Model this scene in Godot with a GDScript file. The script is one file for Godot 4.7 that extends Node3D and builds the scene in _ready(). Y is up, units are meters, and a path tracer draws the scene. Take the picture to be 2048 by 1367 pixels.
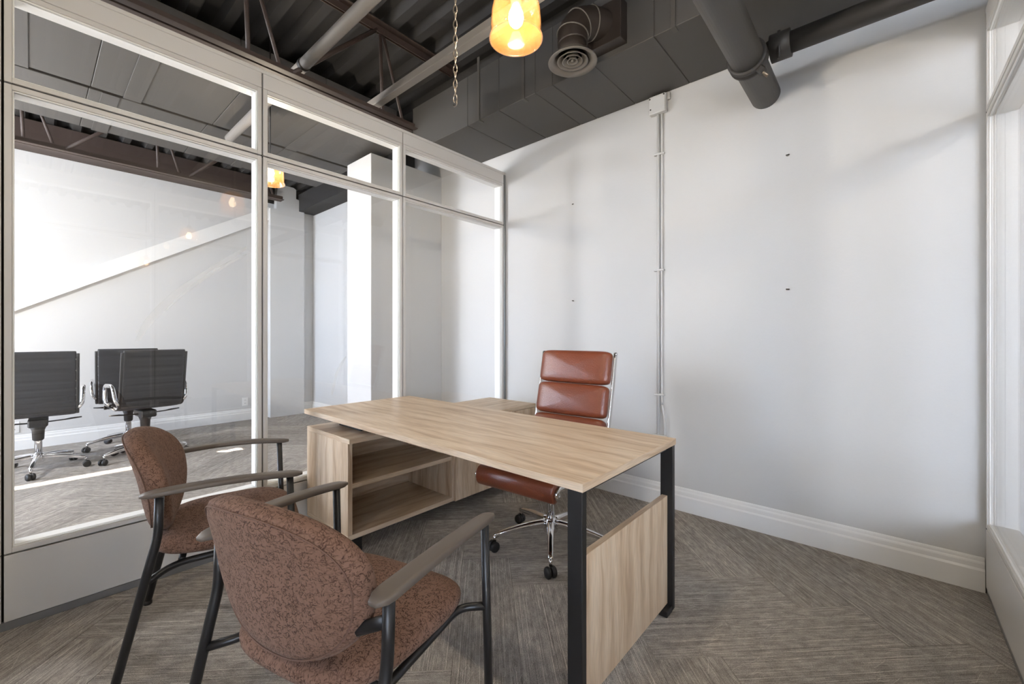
extends Node3D

# World: x runs along the back wall, y up, n (= -z) runs away from the viewer towards the back wall.
const BACK := 2.952          # inner face of the back wall
const LEFT := -2.674         # room face of the left glazed partition
const RIGHT := 0.350         # room face of the right glazed partition
const WEST := -6.80          # far wall of the meeting room next door
const FRONT := -3.40         # street front
const DECK := 3.42

var rng := RandomNumberGenerator.new()
var M := {}
var used := {}

func W(x: float, y: float, n: float) -> Vector3:
	return Vector3(x, y, -n)

# ---------------------------------------------------------------- geometry
class Geo:
	var st := SurfaceTool.new()
	func _init() -> void:
		st.begin(Mesh.PRIMITIVE_TRIANGLES)
	func tris(v: PackedVector3Array, uv: PackedVector2Array, group: int) -> void:
		var c := Vector3.ZERO
		for p in v: c += p
		c /= v.size()
		var vol := 0.0
		for i in range(0, v.size(), 3):
			vol += (v[i] - c).dot((v[i + 1] - c).cross(v[i + 2] - c))
		st.set_smooth_group(group)
		for i in range(0, v.size(), 3):
			var o := [0, 2, 1] if vol > 0.0 else [0, 1, 2]
			for k in o:
				st.set_uv(uv[i + k])
				st.add_vertex(v[i + k])
	# convex polygon facing away from c
	func poly(p: Array, c: Vector3, uv: Array) -> void:
		var mid := Vector3.ZERO
		for q in p: mid += q
		mid /= p.size()
		var nn: Vector3 = (p[1] - p[0]).cross(p[2] - p[0])
		var flip := nn.dot(mid - c) > 0.0
		st.set_smooth_group(-1)
		for i in range(1, p.size() - 1):
			var o := [0, i + 1, i] if flip else [0, i, i + 1]
			for k in o:
				st.set_uv(uv[k])
				st.add_vertex(p[k])
	func box(c: Vector3, s: Vector3, b := 0.002, grain := 0, off := Vector2.ZERO, basis := Basis()) -> Geo:
		var h := s * 0.5
		b = minf(b, minf(h.x, minf(h.y, h.z)) * 0.49)
		var faces := []
		for a in 3:
			for sg in [-1.0, 1.0]:
				var pts := []
				for q in [[-1, -1], [1, -1], [1, 1], [-1, 1]]:
					var v := Vector3.ZERO
					v[a] = h[a] * sg
					v[(a + 1) % 3] = (h[(a + 1) % 3] - b) * q[0]
					v[(a + 2) % 3] = (h[(a + 2) % 3] - b) * q[1]
					pts.append(v)
				faces.append([pts, a])
		if b > 0.0:
			for a in 3:
				var u := (a + 1) % 3
				var w := (a + 2) % 3
				for su in [-1.0, 1.0]:
					for sw in [-1.0, 1.0]:
						var pts := []
						for q in [[-1, 0], [1, 0], [1, 1], [-1, 1]]:
							var v := Vector3.ZERO
							v[a] = (h[a] - b) * q[0]
							v[u] = (h[u] - (b if q[1] == 0 else 0.0)) * su
							v[w] = (h[w] - (0.0 if q[1] == 0 else b)) * sw
							pts.append(v)
						faces.append([pts, u])
			for sx in [-1.0, 1.0]:
				for sy in [-1.0, 1.0]:
					for sz in [-1.0, 1.0]:
						var sgn := Vector3(sx, sy, sz)
						faces.append([[Vector3(h.x, h.y - b, h.z - b) * sgn, Vector3(h.x - b, h.y, h.z - b) * sgn, Vector3(h.x - b, h.y - b, h.z) * sgn], 0])
		for f in faces:
			var pts: Array = f[0]
			var a: int = f[1]
			var other := 0
			for k in 3:
				if k != grain and k != a: other = k
			var uv := []
			var out := []
			for p in pts:
				var e1 := (grain + 1) % 3
				var e2 := (grain + 2) % 3
				if h[e2] > h[e1]:
					e1 = e2
					e2 = (grain + 1) % 3
				var uu: float = p[grain] if a != grain else p[e1]
				var vv: float = p[other] if a != grain else p[e2]
				uv.append(Vector2(uu, vv) + off)
				out.append(c + basis * p)
			poly(out, c, uv)
		return self
	# rows of equal-length closed loops, skinned in order
	func loft(rows: Array, group := 0, caps := true, ring := false) -> Geo:
		var v := PackedVector3Array()
		var uv := PackedVector2Array()
		var n: int = rows[0].size()
		var last := rows.size() if ring else rows.size() - 1
		for i in last:
			var a: PackedVector3Array = rows[i]
			var b: PackedVector3Array = rows[(i + 1) % rows.size()]
			for j in n:
				var k := (j + 1) % n
				v.append_array([a[j], b[j], b[k], a[j], b[k], a[k]])
				var u0 := float(j) / n
				var u1 := float(j + 1) / n
				uv.append_array([Vector2(u0, i), Vector2(u0, i + 1), Vector2(u1, i + 1), Vector2(u0, i), Vector2(u1, i + 1), Vector2(u1, i)])
		if caps and not ring:
			for e in [0, rows.size() - 1]:
				var r: PackedVector3Array = rows[e]
				var c := Vector3.ZERO
				for p in r: c += p
				c /= n
				for j in n:
					var k := (j + 1) % n
					if e == 0: v.append_array([c, r[j], r[k]])
					else: v.append_array([c, r[k], r[j]])
					uv.append_array([Vector2(0.5, 0.5), Vector2(0, 0), Vector2(1, 0)])
		tris(v, uv, group)
		return self
	# sweep a round or rounded-rectangle section; size holds half-width (side) and half-height per point
	func sweep(path: Array, sizes: Array, seg := 10, up := Vector3.UP, sq := 2.0, group := 0, ring := false) -> Geo:
		var rows := []
		var n := path.size()
		var side := Vector3.ZERO
		for i in n:
			var t: Vector3
			if ring: t = (path[(i + 1) % n] - path[(i - 1 + n) % n]).normalized()
			else: t = (path[mini(i + 1, n - 1)] - path[maxi(i - 1, 0)]).normalized()
			var s2: Vector3
			if side == Vector3.ZERO:
				s2 = t.cross(up)
				if s2.length() < 0.1: s2 = t.cross(Vector3.RIGHT)
			else:
				s2 = side - t * side.dot(t)
			side = s2.normalized()
			var u2 := side.cross(t).normalized()
			var row := PackedVector3Array()
			var sz: Vector2 = sizes[mini(i, sizes.size() - 1)]
			for j in seg:
				var a := TAU * (j + 0.5) / seg
				var cx := signf(cos(a)) * pow(absf(cos(a)), 2.0 / sq)
				var cy := signf(sin(a)) * pow(absf(sin(a)), 2.0 / sq)
				row.append(path[i] + side * (cx * sz.x) + u2 * (cy * sz.y))
			rows.append(row)
		return loft(rows, group, true, ring)
	func tube(path: Array, r: float, seg := 10, ring := false) -> Geo:
		return sweep(path, [Vector2(r, r)], seg, Vector3.UP, 2.0, 0, ring)
	# profile of (radius, height) turned about an axis
	func lathe(profile: Array, seg := 24, xf := Transform3D(), group := 0) -> Geo:
		var rows := []
		for p in profile:
			var row := PackedVector3Array()
			for j in seg:
				var a := TAU * j / seg
				row.append(xf * Vector3(p.x * cos(a), p.y, p.x * sin(a)))
			rows.append(row)
		return loft(rows, group, true)
	# outline (in x, y) swept along z
	func prism(outline: Array, z0: float, z1: float, xf := Transform3D()) -> Geo:
		var pts := PackedVector2Array(outline)
		var tri := Geometry2D.triangulate_polygon(pts)
		var v := PackedVector3Array()
		var uv := PackedVector2Array()
		for e in 2:
			for i in range(0, tri.size(), 3):
				var o := [0, 1, 2] if e == 0 else [0, 2, 1]
				for k in o:
					var p := pts[tri[i + k]]
					v.append(xf * Vector3(p.x, p.y, z1 if e == 0 else z0))
					uv.append(p)
		# side walls in the winding that matches the caps
		var ccw := not Geometry2D.is_polygon_clockwise(pts)
		var t0 := pts[tri[0]]
		var tri_ccw := (pts[tri[1]] - t0).cross(pts[tri[2]] - t0) > 0.0
		for i in pts.size():
			var a := pts[i]
			var b := pts[(i + 1) % pts.size()]
			if ccw != tri_ccw:
				var t := a
				a = b
				b = t
			v.append_array([xf * Vector3(a.x, a.y, z0), xf * Vector3(b.x, b.y, z0), xf * Vector3(b.x, b.y, z1), xf * Vector3(a.x, a.y, z0), xf * Vector3(b.x, b.y, z1), xf * Vector3(a.x, a.y, z1)])
			uv.append_array([Vector2(0, z0), Vector2(1, z0), Vector2(1, z1), Vector2(0, z0), Vector2(1, z1), Vector2(0, z1)])
		tris(v, uv, -1)
		return self
	func mesh() -> ArrayMesh:
		st.generate_normals()
		return st.commit()

func geo() -> Geo:
	return Geo.new()

func curve(pts: Array, steps := 6) -> Array:
	var c := Curve3D.new()
	for i in pts.size():
		var t: Vector3 = (pts[mini(i + 1, pts.size() - 1)] - pts[maxi(i - 1, 0)]) / 6.0
		c.add_point(pts[i], -t, t)
	var out := []
	for i in pts.size() - 1:
		for k in steps:
			out.append(c.sample(i, float(k) / steps))
	out.append(pts[-1])
	return out

# pipe path with rounded corners
func bent(pts: Array, r := 0.03, steps := 5) -> Array:
	var out := [pts[0]]
	for i in range(1, pts.size() - 1):
		var a: Vector3 = pts[i - 1]
		var b: Vector3 = pts[i]
		var c: Vector3 = pts[i + 1]
		var p := b + (a - b).normalized() * minf(r, (a - b).length() * 0.45)
		var q := b + (c - b).normalized() * minf(r, (c - b).length() * 0.45)
		for k in steps + 1:
			var t := float(k) / steps
			out.append(p.lerp(b, t).lerp(b.lerp(q, t), t))
	out.append(pts[-1])
	return out

# cushion: outline(angle) -> Vector2, thickness, bend(Vector3) -> Vector3
func cushion(g: Geo, outline: Callable, thick: float, bend: Callable, rings := 12, seg := 40, edge := 0.32, puff := 0.0) -> Geo:
	var rows := []
	for i in rings + 1:
		var f := -PI / 2 + PI * i / rings
		var s := pow(maxf(cos(f), 0.0), edge)
		if i == 0 or i == rings: s = 0.02
		var zz := signf(sin(f)) * pow(absf(sin(f)), 0.75) * thick * 0.5
		var row := PackedVector3Array()
		for j in seg:
			var o: Vector2 = outline.call(TAU * j / seg)
			row.append(bend.call(Vector3(o.x * s, o.y * s, zz * (1.0 + puff * (1.0 - s * s)))))
		rows.append(row)
	# extra inner rings keep the middle smooth
	return g.loft(rows, 0, true)

# ---------------------------------------------------------------- nodes
func numbered(n: String) -> String:
	if not used.has(n):
		used[n] = 0
		return n
	used[n] += 1
	return "%s_%03d" % [n, used[n]]

func thing(called: String, label: String, category: String, at := Vector3.ZERO, turn := 0.0, group := "") -> Node3D:
	var o := Node3D.new()
	o.name = numbered(called)
	add_child(o)
	o.position = at
	o.rotation.y = turn
	o.set_meta("label", label)
	o.set_meta("category", category)
	if group: o.set_meta("group", group)
	return o

func setting(called: String, label: String, at := Vector3.ZERO) -> Node3D:
	var o := Node3D.new()
	o.name = called
	add_child(o)
	o.position = at
	o.set_meta("kind", "structure")
	o.set_meta("label", label)
	o.set_meta("category", called.split("_")[0])
	return o

func part(called: String, mesh: Mesh, m: Material, parent: Node, at := Vector3.ZERO) -> MeshInstance3D:
	var o := MeshInstance3D.new()
	o.name = called
	o.mesh = mesh
	o.material_override = m
	parent.add_child(o, true)
	o.position = at
	return o

func boxpart(called: String, lo: Vector3, hi: Vector3, m: Material, parent: Node, bevel := 0.002, grain := 0) -> MeshInstance3D:
	var c := (lo + hi) * 0.5
	return part(called, geo().box(Vector3.ZERO, (hi - lo).abs(), bevel, grain, Vector2(rng.randf(), rng.randf())).mesh(), m, parent, c)

func copy(o: Node3D, label: String, at: Vector3, turn: float) -> Node3D:
	var c: Node3D = o.duplicate()
	var base := String(o.name)
	c.name = numbered(base)
	add_child(c)
	c.position = at
	c.rotation.y = turn
	c.set_meta("label", label)
	return c

# ---------------------------------------------------------------- textures and materials
func mat(key: String, c: Color, rough := 0.6, metal := 0.0) -> StandardMaterial3D:
	var m := StandardMaterial3D.new()
	m.resource_name = key
	m.albedo_color = c
	m.roughness = rough
	m.metallic = metal
	M[key] = m
	return m

func rgb(r: int, g: int, b: int) -> Color:
	return Color8(r, g, b)

func picture(w: int, h: int, data: PackedByteArray) -> ImageTexture:
	return ImageTexture.create_from_image(Image.create_from_data(w, h, false, Image.FORMAT_RGB8, data))

func noise(seed_: int, freq: float, oct := 3) -> FastNoiseLite:
	var f := FastNoiseLite.new()
	f.seed = seed_
	f.frequency = freq
	f.fractal_octaves = oct
	return f

func wood_texture() -> ImageTexture:
	var w := 1024
	var h := 512
	var data := PackedByteArray()
	data.resize(w * h * 3)
	var a := noise(3, 0.006, 4)
	var b := noise(8, 0.05, 3)
	var f := noise(21, 0.11, 2)
	var k := noise(33, 0.012, 2)
	var light := Vector3(211, 192, 168)
	var mid := Vector3(196, 172, 144)
	var dark := Vector3(152, 124, 98)
	for y in h:
		for x in w:
			# wrap by blending the two ends
			var bl := clampf((x - (w - 160)) / 160.0, 0.0, 1.0)
			var v := Vector3.ZERO
			for e in 2:
				var xx := float(x - w * e)
				var wt := (1.0 - bl) if e == 0 else bl
				if wt <= 0.0: continue
				var warp := k.get_noise_2d(xx * 0.32, y * 0.8) * 16.0
				var s := a.get_noise_2d(xx * 0.32, (y + warp) * 4.2) * 0.5 + 0.5
				var g := b.get_noise_2d(xx * 0.12, (y + warp) * 1.9)
				var fine := f.get_noise_2d(xx * 0.16, y * 3.4)
				var c := light.lerp(mid, smoothstep(0.3, 0.66, s + g * 0.12))
				c = c.lerp(dark, smoothstep(0.58, 0.92, s + g * 0.16) * 0.62)
				c *= 1.0 + fine * 0.08 + g * 0.03
				v += c * wt
			var i := (y * w + x) * 3
			data[i] = int(clampf(v.x, 0, 255))
			data[i + 1] = int(clampf(v.y, 0, 255))
			data[i + 2] = int(clampf(v.z, 0, 255))
	return picture(w, h, data)

func carpet_texture(seed_: int, tone: float) -> Array:
	# 1 m by 0.25 m plank: loop pile in rows across, light and dark yarn strokes along
	var w := 1024
	var h := 256
	var r := RandomNumberGenerator.new()
	r.seed = seed_
	var lum := PackedFloat32Array()
	lum.resize(w * h)
	var big := noise(seed_, 0.012, 3)
	for y in h:
		var rowtone := r.randf_range(-0.07, 0.07)
		for x in w:
			var loop := sin(x * TAU / 6.0 + (y % 2) * PI) * 0.06 + sin(y * TAU / 4.0) * 0.09
			lum[y * w + x] = 0.5 + rowtone + loop + r.randf_range(-0.24, 0.24) + big.get_noise_2d(x, y * 2.0) * 0.14
	for s in 430:
		var x0 := r.randi() % w
		var y0 := r.randi() % h
		var len := r.randi_range(30, 420)
		var d := r.randf_range(0.14, 0.40) * (1.0 if r.randf() < 0.5 else -1.0)
		var slant := 0.0
		if r.randf() < 0.3:
			slant = r.randf_range(-0.7, 0.7)
			len = r.randi_range(20, 70)
		for t in len:
			var xx := (x0 + t) % w
			var yy := posmod(y0 + int(t * slant), h)
			lum[yy * w + xx] += d * (0.6 + 0.4 * sin(t * 1.05))
			if d > 0.25: lum[((yy + 1) % h) * w + xx] += d * 0.7
	var data := PackedByteArray()
	data.resize(w * h * 3)
	var hd := PackedByteArray()
	hd.resize(w * h * 3)
	var dark := Vector3(80, 77, 75)
	var lite := Vector3(232, 223, 212)
	for i in w * h:
		var l := clampf(lum[i] * tone, 0.0, 1.0)
		var c := dark.lerp(lite, l)
		data[i * 3] = int(c.x)
		data[i * 3 + 1] = int(c.y)
		data[i * 3 + 2] = int(c.z)
		var b := int(l * 255)
		hd[i * 3] = b
		hd[i * 3 + 1] = b
		hd[i * 3 + 2] = b
	return [picture(w, h, data), picture(w, h, hd)]

func fabric_texture() -> Array:
	var w := 1024
	var r := RandomNumberGenerator.new()
	r.seed = 5
	var ink := PackedFloat32Array()
	ink.resize(w * w)
	for s in 6400:
		var p := Vector2(r.randf() * w, r.randf() * w)
		var a := r.randf() * TAU
		var bendy := r.randf_range(-0.16, 0.16)
		var wid := r.randf_range(1.0, 2.0)
		for t in r.randi_range(5, 15):
			p += Vector2(cos(a), sin(a)) * 1.3
			a += bendy
			for dy in range(-2, 3):
				for dx in range(-2, 3):
					if Vector2(dx, dy).length() > wid: continue
					var i := posmod(int(p.y) + dy, w) * w + posmod(int(p.x) + dx, w)
					ink[i] = maxf(ink[i], 1.0)
	var data := PackedByteArray()
	data.resize(w * w * 3)
	var hd := PackedByteArray()
	hd.resize(w * w * 3)
	var base := Vector3(119, 93, 79)
	var dark := Vector3(60, 41, 33)
	for y in w:
		for x in w:
			var i := y * w + x
			var weave := 0.07 * sin(x * TAU / 4.0) * sin(y * TAU / 4.0) + r.randf_range(-0.10, 0.10)
			var c := base.lerp(dark, ink[i] * 0.92) * (1.0 + weave)
			data[i * 3] = int(clampf(c.x, 0, 255))
			data[i * 3 + 1] = int(clampf(c.y, 0, 255))
			data[i * 3 + 2] = int(clampf(c.z, 0, 255))
			var b := int(clampf((1.0 - ink[i] * 0.8) * 210 + weave * 250, 0, 255))
			hd[i * 3] = b
			hd[i * 3 + 1] = b
			hd[i * 3 + 2] = b
	return [picture(w, w, data), picture(w, w, hd)]

func grain_noise(seed_: int, freq: float) -> NoiseTexture2D:
	var t := NoiseTexture2D.new()
	t.width = 512
	t.height = 512
	t.seamless = true
	t.noise = noise(seed_, freq, 4)
	return t

func relief(m: StandardMaterial3D, t: Texture2D, scale_cm: float) -> void:
	m.heightmap_enabled = true
	m.heightmap_texture = t
	m.heightmap_scale = scale_cm

func triplanar(m: StandardMaterial3D, per_metre: float, world := false) -> void:
	m.uv1_triplanar = true
	m.uv1_world_triplanar = world
	m.uv1_scale = Vector3.ONE * per_metre

func make_materials() -> void:
	mat("wall paint", rgb(204, 204, 203), 0.55)
	triplanar(M["wall paint"], 1.6, true)
	relief(M["wall paint"], grain_noise(2, 0.05), 0.03)
	mat("trim paint", rgb(234, 234, 232), 0.4)
	mat("partition paint", rgb(204, 202, 199), 0.42)
	var sme := mat("smear", Color(rgb(236, 236, 234), 0.10), 0.9)
	sme.transparency = BaseMaterial3D.TRANSPARENCY_ALPHA
	mat("gasket", rgb(30, 26, 23), 0.8)
	mat("aluminium", rgb(150, 152, 154), 0.35, 0.7)
	var g := mat("glass", Color(1, 1, 1, 0.0), 0.0)
	g.transparency = BaseMaterial3D.TRANSPARENCY_ALPHA
	mat("dark ceiling", rgb(38, 37, 37), 0.75)
	mat("joist paint", rgb(58, 46, 41), 0.6)
	mat("duct paint", rgb(71, 69, 67), 0.6)
	mat("duct seam", rgb(60, 58, 56), 0.6)
	mat("grey pipe", rgb(120, 115, 110), 0.55)
	mat("dark pipe", rgb(74, 71, 67), 0.5)
	mat("coupling", rgb(44, 42, 40), 0.55)
	mat("elbow paint", rgb(44, 37, 33), 0.55)
	mat("galvanised", rgb(158, 154, 148), 0.35, 0.8)
	mat("diffuser paint", rgb(100, 96, 91), 0.5)
	mat("chain steel", rgb(126, 116, 104), 0.35, 0.9)
	mat("black steel", rgb(26, 26, 27), 0.45)
	mat("black plastic", rgb(22, 22, 23), 0.5)
	mat("chrome", rgb(226, 226, 228), 0.08, 1.0)
	mat("white plastic", rgb(228, 228, 226), 0.45)
	mat("hole", rgb(70, 66, 62), 0.9)
	mat("arm urethane", rgb(92, 83, 75), 0.48)
	mat("frame black", rgb(24, 24, 26), 0.38)
	var w := mat("wood", Color.WHITE, 0.42)
	w.albedo_texture = wood_texture()
	w.uv1_scale = Vector3(0.55, 1.25, 1)
	for k in 4:
		var t := carpet_texture(100 + k * 7, [1.0, 0.9, 1.08, 0.96][k])
		var c := mat("carpet %d" % k, Color.WHITE, 1.0)
		c.albedo_texture = t[0]
		c.metallic_specular = 0.1
		relief(c, t[1], 0.25)
	mat("floor slab", rgb(60, 54, 48), 0.95)
	var fa := fabric_texture()
	var f := mat("fabric", Color.WHITE, 0.95)
	f.albedo_texture = fa[0]
	f.metallic_specular = 0.2
	triplanar(f, 1.9)
	relief(f, fa[1], 0.12)
	f.rim_enabled = true
	f.rim = 0.1
	f.rim_tint = 0.8
	mat("piping", rgb(104, 78, 66), 0.9)
	var l := mat("tan leather", rgb(118, 60, 38), 0.3)
	triplanar(l, 5.0)
	relief(l, grain_noise(14, 0.04), 0.10)
	l.clearcoat_enabled = true
	l.clearcoat = 0.25
	l.clearcoat_roughness = 0.3
	var bl := mat("black leather", rgb(30, 31, 36), 0.34)
	triplanar(bl, 6.0)
	relief(bl, grain_noise(17, 0.05), 0.06)
	var sh := mat("amber glass", Color(rgb(190, 132, 70), 0.03), 0.06)
	sh.transparency = BaseMaterial3D.TRANSPARENCY_ALPHA
	var bu := mat("bulb glow", rgb(255, 220, 170), 0.4)
	bu.emission_enabled = true
	bu.emission = Color(1.0, 0.88, 0.7)
	bu.emission_energy_multiplier = 10.0
	var gw := mat("globe glow", rgb(250, 248, 244), 0.5)
	gw.emission_enabled = true
	gw.emission = Color(1.0, 0.98, 0.95)
	gw.emission_energy_multiplier = 3.0
	mat("brass", rgb(120, 96, 62), 0.35, 0.9)
	mat("concrete", rgb(170, 168, 162), 0.9)
	mat("awning", rgb(120, 120, 120), 0.8)
	mat("storefront", rgb(70, 70, 72), 0.5)

# ---------------------------------------------------------------- main
func _ready() -> void:
	rng.seed = 11
	# camera: level, lens raised a little, so verticals stay upright
	var cam := Camera3D.new()
	cam.name = "camera"
	add_child(cam)
	cam.position = Vector3(0, 1.2, 0)
	cam.rotation.y = 0.721821
	var near := 0.05
	var f := 847.55
	cam.set_frustum(near * 1367.0 / f, Vector2(0, -(683.5 - 669.75) / f * near), near, 200.0)
	cam.current = true
	# sky, sun, exposure
	var env := Environment.new()
	env.background_mode = Environment.BG_SKY
	var sky := Sky.new()
	var sm := ProceduralSkyMaterial.new()
	sm.sky_top_color = Color(0.62, 0.73, 0.90)
	sm.sky_horizon_color = Color(0.93, 0.95, 0.985)
	sm.sky_curve = 0.2
	sm.ground_bottom_color = Color(0.55, 0.55, 0.54)
	sm.ground_horizon_color = Color(0.8, 0.8, 0.8)
	sm.energy_multiplier = 48.0
	sky.sky_material = sm
	env.sky = sky
	env.ambient_light_source = Environment.AMBIENT_SOURCE_DISABLED
	env.tonemap_mode = Environment.TONE_MAPPER_LINEAR
	env.tonemap_exposure = 0.80
	env.sdfgi_enabled = true
	env.ssao_enabled = true
	env.ssil_enabled = true
	var we := WorldEnvironment.new()
	we.name = "environment"
	we.environment = env
	add_child(we)
	var sun := DirectionalLight3D.new()
	sun.name = "sun"
	add_child(sun)
	var el := deg_to_rad(26.0)
	sun.look_at_from_position(Vector3.ZERO, W(0.30, -tan(el), 0.95), Vector3.UP)
	sun.light_energy = 60.0
	sun.light_color = Color(1.0, 0.96, 0.9)
	sun.light_angular_distance = 0.6
	sun.shadow_enabled = true
	sun.sky_mode = DirectionalLight3D.SKY_MODE_LIGHT_ONLY

	make_materials()
	build_shell()
	build_partitions()
	build_ceiling()
	build_desk()
	build_credenza()
	build_office_chairs()
	build_guest_chairs()
	build_lamps()
	build_wall_items()

# ---------------------------------------------------------------- shell
func build_shell() -> void:
	# floor: slab and carpet planks laid herringbone at 45 degrees
	var fl := setting("floor", "taupe patterned carpet planks laid in a diagonal herringbone")
	boxpart("slab", W(WEST - 0.3, -0.15, FRONT), W(4.6, -0.005, BACK + 0.3), M["floor slab"], fl, 0.0)
	var wd := 0.25
	var ln := 1.0
	var bounds := [
		PackedVector2Array([Vector2(LEFT - 0.05, -1.68), Vector2(RIGHT + 0.05, -1.68), Vector2(RIGHT + 0.05, BACK), Vector2(LEFT - 0.05, BACK)]),
		PackedVector2Array([Vector2(WEST, -1.6), Vector2(LEFT - 0.05, -1.6), Vector2(LEFT - 0.05, BACK), Vector2(WEST, BACK)])]
	var rest := [
		[WEST, FRONT, LEFT - 0.05, -1.6], [LEFT - 0.05, FRONT, RIGHT + 0.05, -1.68], [RIGHT + 0.05, FRONT, 4.5, BACK]]
	for b in rest:
		boxpart("carpet", W(b[0], -0.005, b[1]), W(b[2], 0.0, b[3]), M["carpet 0"], fl, 0.0)
	var ca := cos(PI / 4)
	for bi in bounds.size():
		var bound: PackedVector2Array = bounds[bi]
		for s in range(-70, 71):
			for t in range(-12, 13):
				for dir in 2:
					var o := Vector2(s * wd + t * ln, s * wd - t * ln)
					var lo := o if dir == 0 else o + Vector2(ln, wd - ln)
					var sz := Vector2(ln, wd) if dir == 0 else Vector2(wd, ln)
					var quad := PackedVector2Array()
					var mid := lo + sz * 0.5
					var cen := Vector2((mid.x + mid.y) * ca, (mid.x - mid.y) * -ca)
					if absf(cen.x) > 9.0 or absf(cen.y) > 5.0: continue
					for q in [Vector2(0, 0), Vector2(1, 0), Vector2(1, 1), Vector2(0, 1)]:
						var p: Vector2 = lo + sz * q
						quad.append(Vector2((p.x + p.y) * ca, (p.y - p.x) * ca) + Vector2(0.07, 0.115))
					var cuts := Geometry2D.intersect_polygons(quad, bound)
					for cut in cuts:
						var ins := Geometry2D.offset_polygon(cut, -0.0009)
						for poly in ins:
							var area := 0.0
							for i in poly.size(): area += poly[i].cross(poly[(i + 1) % poly.size()])
							if absf(area) < 0.004: continue
							var along := (quad[1] - quad[0]).normalized() if dir == 0 else (quad[3] - quad[0]).normalized()
							var across := (quad[3] - quad[0]).normalized() if dir == 0 else (quad[1] - quad[0]).normalized()
							fl.add_child(plank(poly, quad[0], along, across), true)
	# back wall with baseboard
	var wb := setting("wall_back", "plain white painted wall behind the desk")
	boxpart("plaster", W(WEST - 0.3, -0.005, BACK), W(4.6, 3.6, BACK + 0.15), M["wall paint"], wb, 0.0)
	baseboard("baseboard_back", "white stepped baseboard along the back wall", W(LEFT + 0.0, 0, BACK), W(RIGHT, 0, BACK), Vector3(0, 0, 1))
	# meeting room next door
	var ww := setting("wall_west", "white far wall of the meeting room behind the glass")
	boxpart("plaster", W(WEST - 0.15, -0.005, FRONT), W(WEST, 3.14, BACK), M["wall paint"], ww, 0.0)
	boxpart("upper_wall", W(WEST - 0.15, 3.14, FRONT), W(WEST - 0.02, 3.6, BACK), M["dark ceiling"], ww, 0.0)
	baseboard("baseboard_west", "white baseboard of the meeting room's far wall", W(WEST, 0, BACK), W(WEST, 0, -1.6), Vector3(1, 0, 0))
	baseboard("baseboard_meeting", "white baseboard of the meeting room beside the column", W(WEST, 0, BACK), W(-4.07, 0, BACK), Vector3(0, 0, 1))
	var st := setting("trim_1", "white slanted stair skirt board on the meeting room wall")
	# skirt rises from left to right on the far wall
	var pts := [Vector2(-1.2, 0.80), Vector2(2.30, 2.88), Vector2(2.30, 3.07), Vector2(-1.2, 0.99)]
	part("skirt_board", geo().prism(pts, 0.0, 0.05, Transform3D(Basis(Vector3(0, 0, -1), Vector3.UP, Vector3(1, 0, 0)), Vector3(WEST, 0, 0))).mesh(), M["trim paint"], st)
	var pil := setting("wall_pilaster", "white stepped pilaster in the meeting room corner")
	var steps := [Vector2(2.30, 0.0), Vector2(2.78, 0.0), Vector2(2.78, 3.24), Vector2(2.66, 3.26), Vector2(2.66, 3.4), Vector2(2.62, 3.42), Vector2(2.40, 3.42), Vector2(2.38, 3.05), Vector2(2.30, 3.05)]
	part("plaster", geo().prism(steps, 0.0, 0.10, Transform3D(Basis(Vector3(0, 0, -1), Vector3.UP, Vector3(1, 0, 0)), Vector3(WEST, 0, 0))).mesh(), M["wall paint"], pil)
	var col := setting("wall_column", "white square column on the meeting room's back wall")
	boxpart("plaster", W(-4.07, 0, 2.11), W(-3.62, 2.91, BACK), M["wall paint"], col, 0.003)
	# right-hand office, street front and roof edge
	var we := setting("wall_east", "white wall of the neighbouring office")
	boxpart("plaster", W(4.5, -0.005, FRONT), W(4.65, 3.6, BACK), M["wall paint"], we, 0.0)
	var ws := setting("wall_south", "white wall with a door behind the viewer")
	boxpart("plaster", W(LEFT - 0.1, -0.005, -1.80), W(RIGHT + 0.1, 3.4, -1.68), M["wall paint"], ws, 0.0)
	var dr := setting("door_1", "grey flush door in the wall behind the viewer")
	boxpart("leaf", W(-0.95, 0.01, -1.68), W(-0.05, 2.10, -1.655), M["partition paint"], dr)
	boxpart("casing", W(-1.04, 0, -1.68), W(-0.96, 2.18, -1.65), M["trim paint"], dr)
	boxpart("casing", W(-0.04, 0, -1.68), W(0.04, 2.18, -1.65), M["trim paint"], dr)
	boxpart("casing", W(-0.96, 2.11, -1.68), W(-0.04, 2.18, -1.65), M["trim paint"], dr)
	part("door_handle", geo().tube(bent([W(-0.15, 1.0, -1.655), W(-0.15, 1.0, -1.60), W(-0.27, 1.0, -1.60)], 0.02), 0.009).mesh(), M["aluminium"], dr)
	var wf := setting("wall_front", "glazed street front of the building")
	boxpart("header", W(WEST - 0.15, 3.30, FRONT - 0.15), W(4.65, 3.6, FRONT), M["wall paint"], wf, 0.0)
	boxpart("stall_riser", W(WEST - 0.15, -0.15, FRONT - 0.15), W(4.65, 0.15, FRONT), M["wall paint"], wf, 0.0)
	for x in [WEST, -4.6, 1.75, 3.1, 4.45]:
		boxpart("mullion", W(x - 0.03, 0.15, FRONT - 0.12), W(x + 0.03, 3.30, FRONT - 0.04), M["storefront"], wf)
	for e in [[-4.6, 1.75]]:
		boxpart("infill", W(e[0], 0.15, FRONT - 0.10), W(e[1], 3.30, FRONT - 0.05), M["wall paint"], wf, 0.0)
	var aw := thing("street_awning", "grey flat awning over the street front", "awning", W(-1.0, 3.62, FRONT - 0.15))
	for e in [[-10.5, -7.41], [-7.31, 7.0]]:
		boxpart("panel", Vector3(e[0] + 1.0, 0, 0), Vector3(e[1] + 1.0, 0.06, 4.5), M["awning"], aw)
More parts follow.
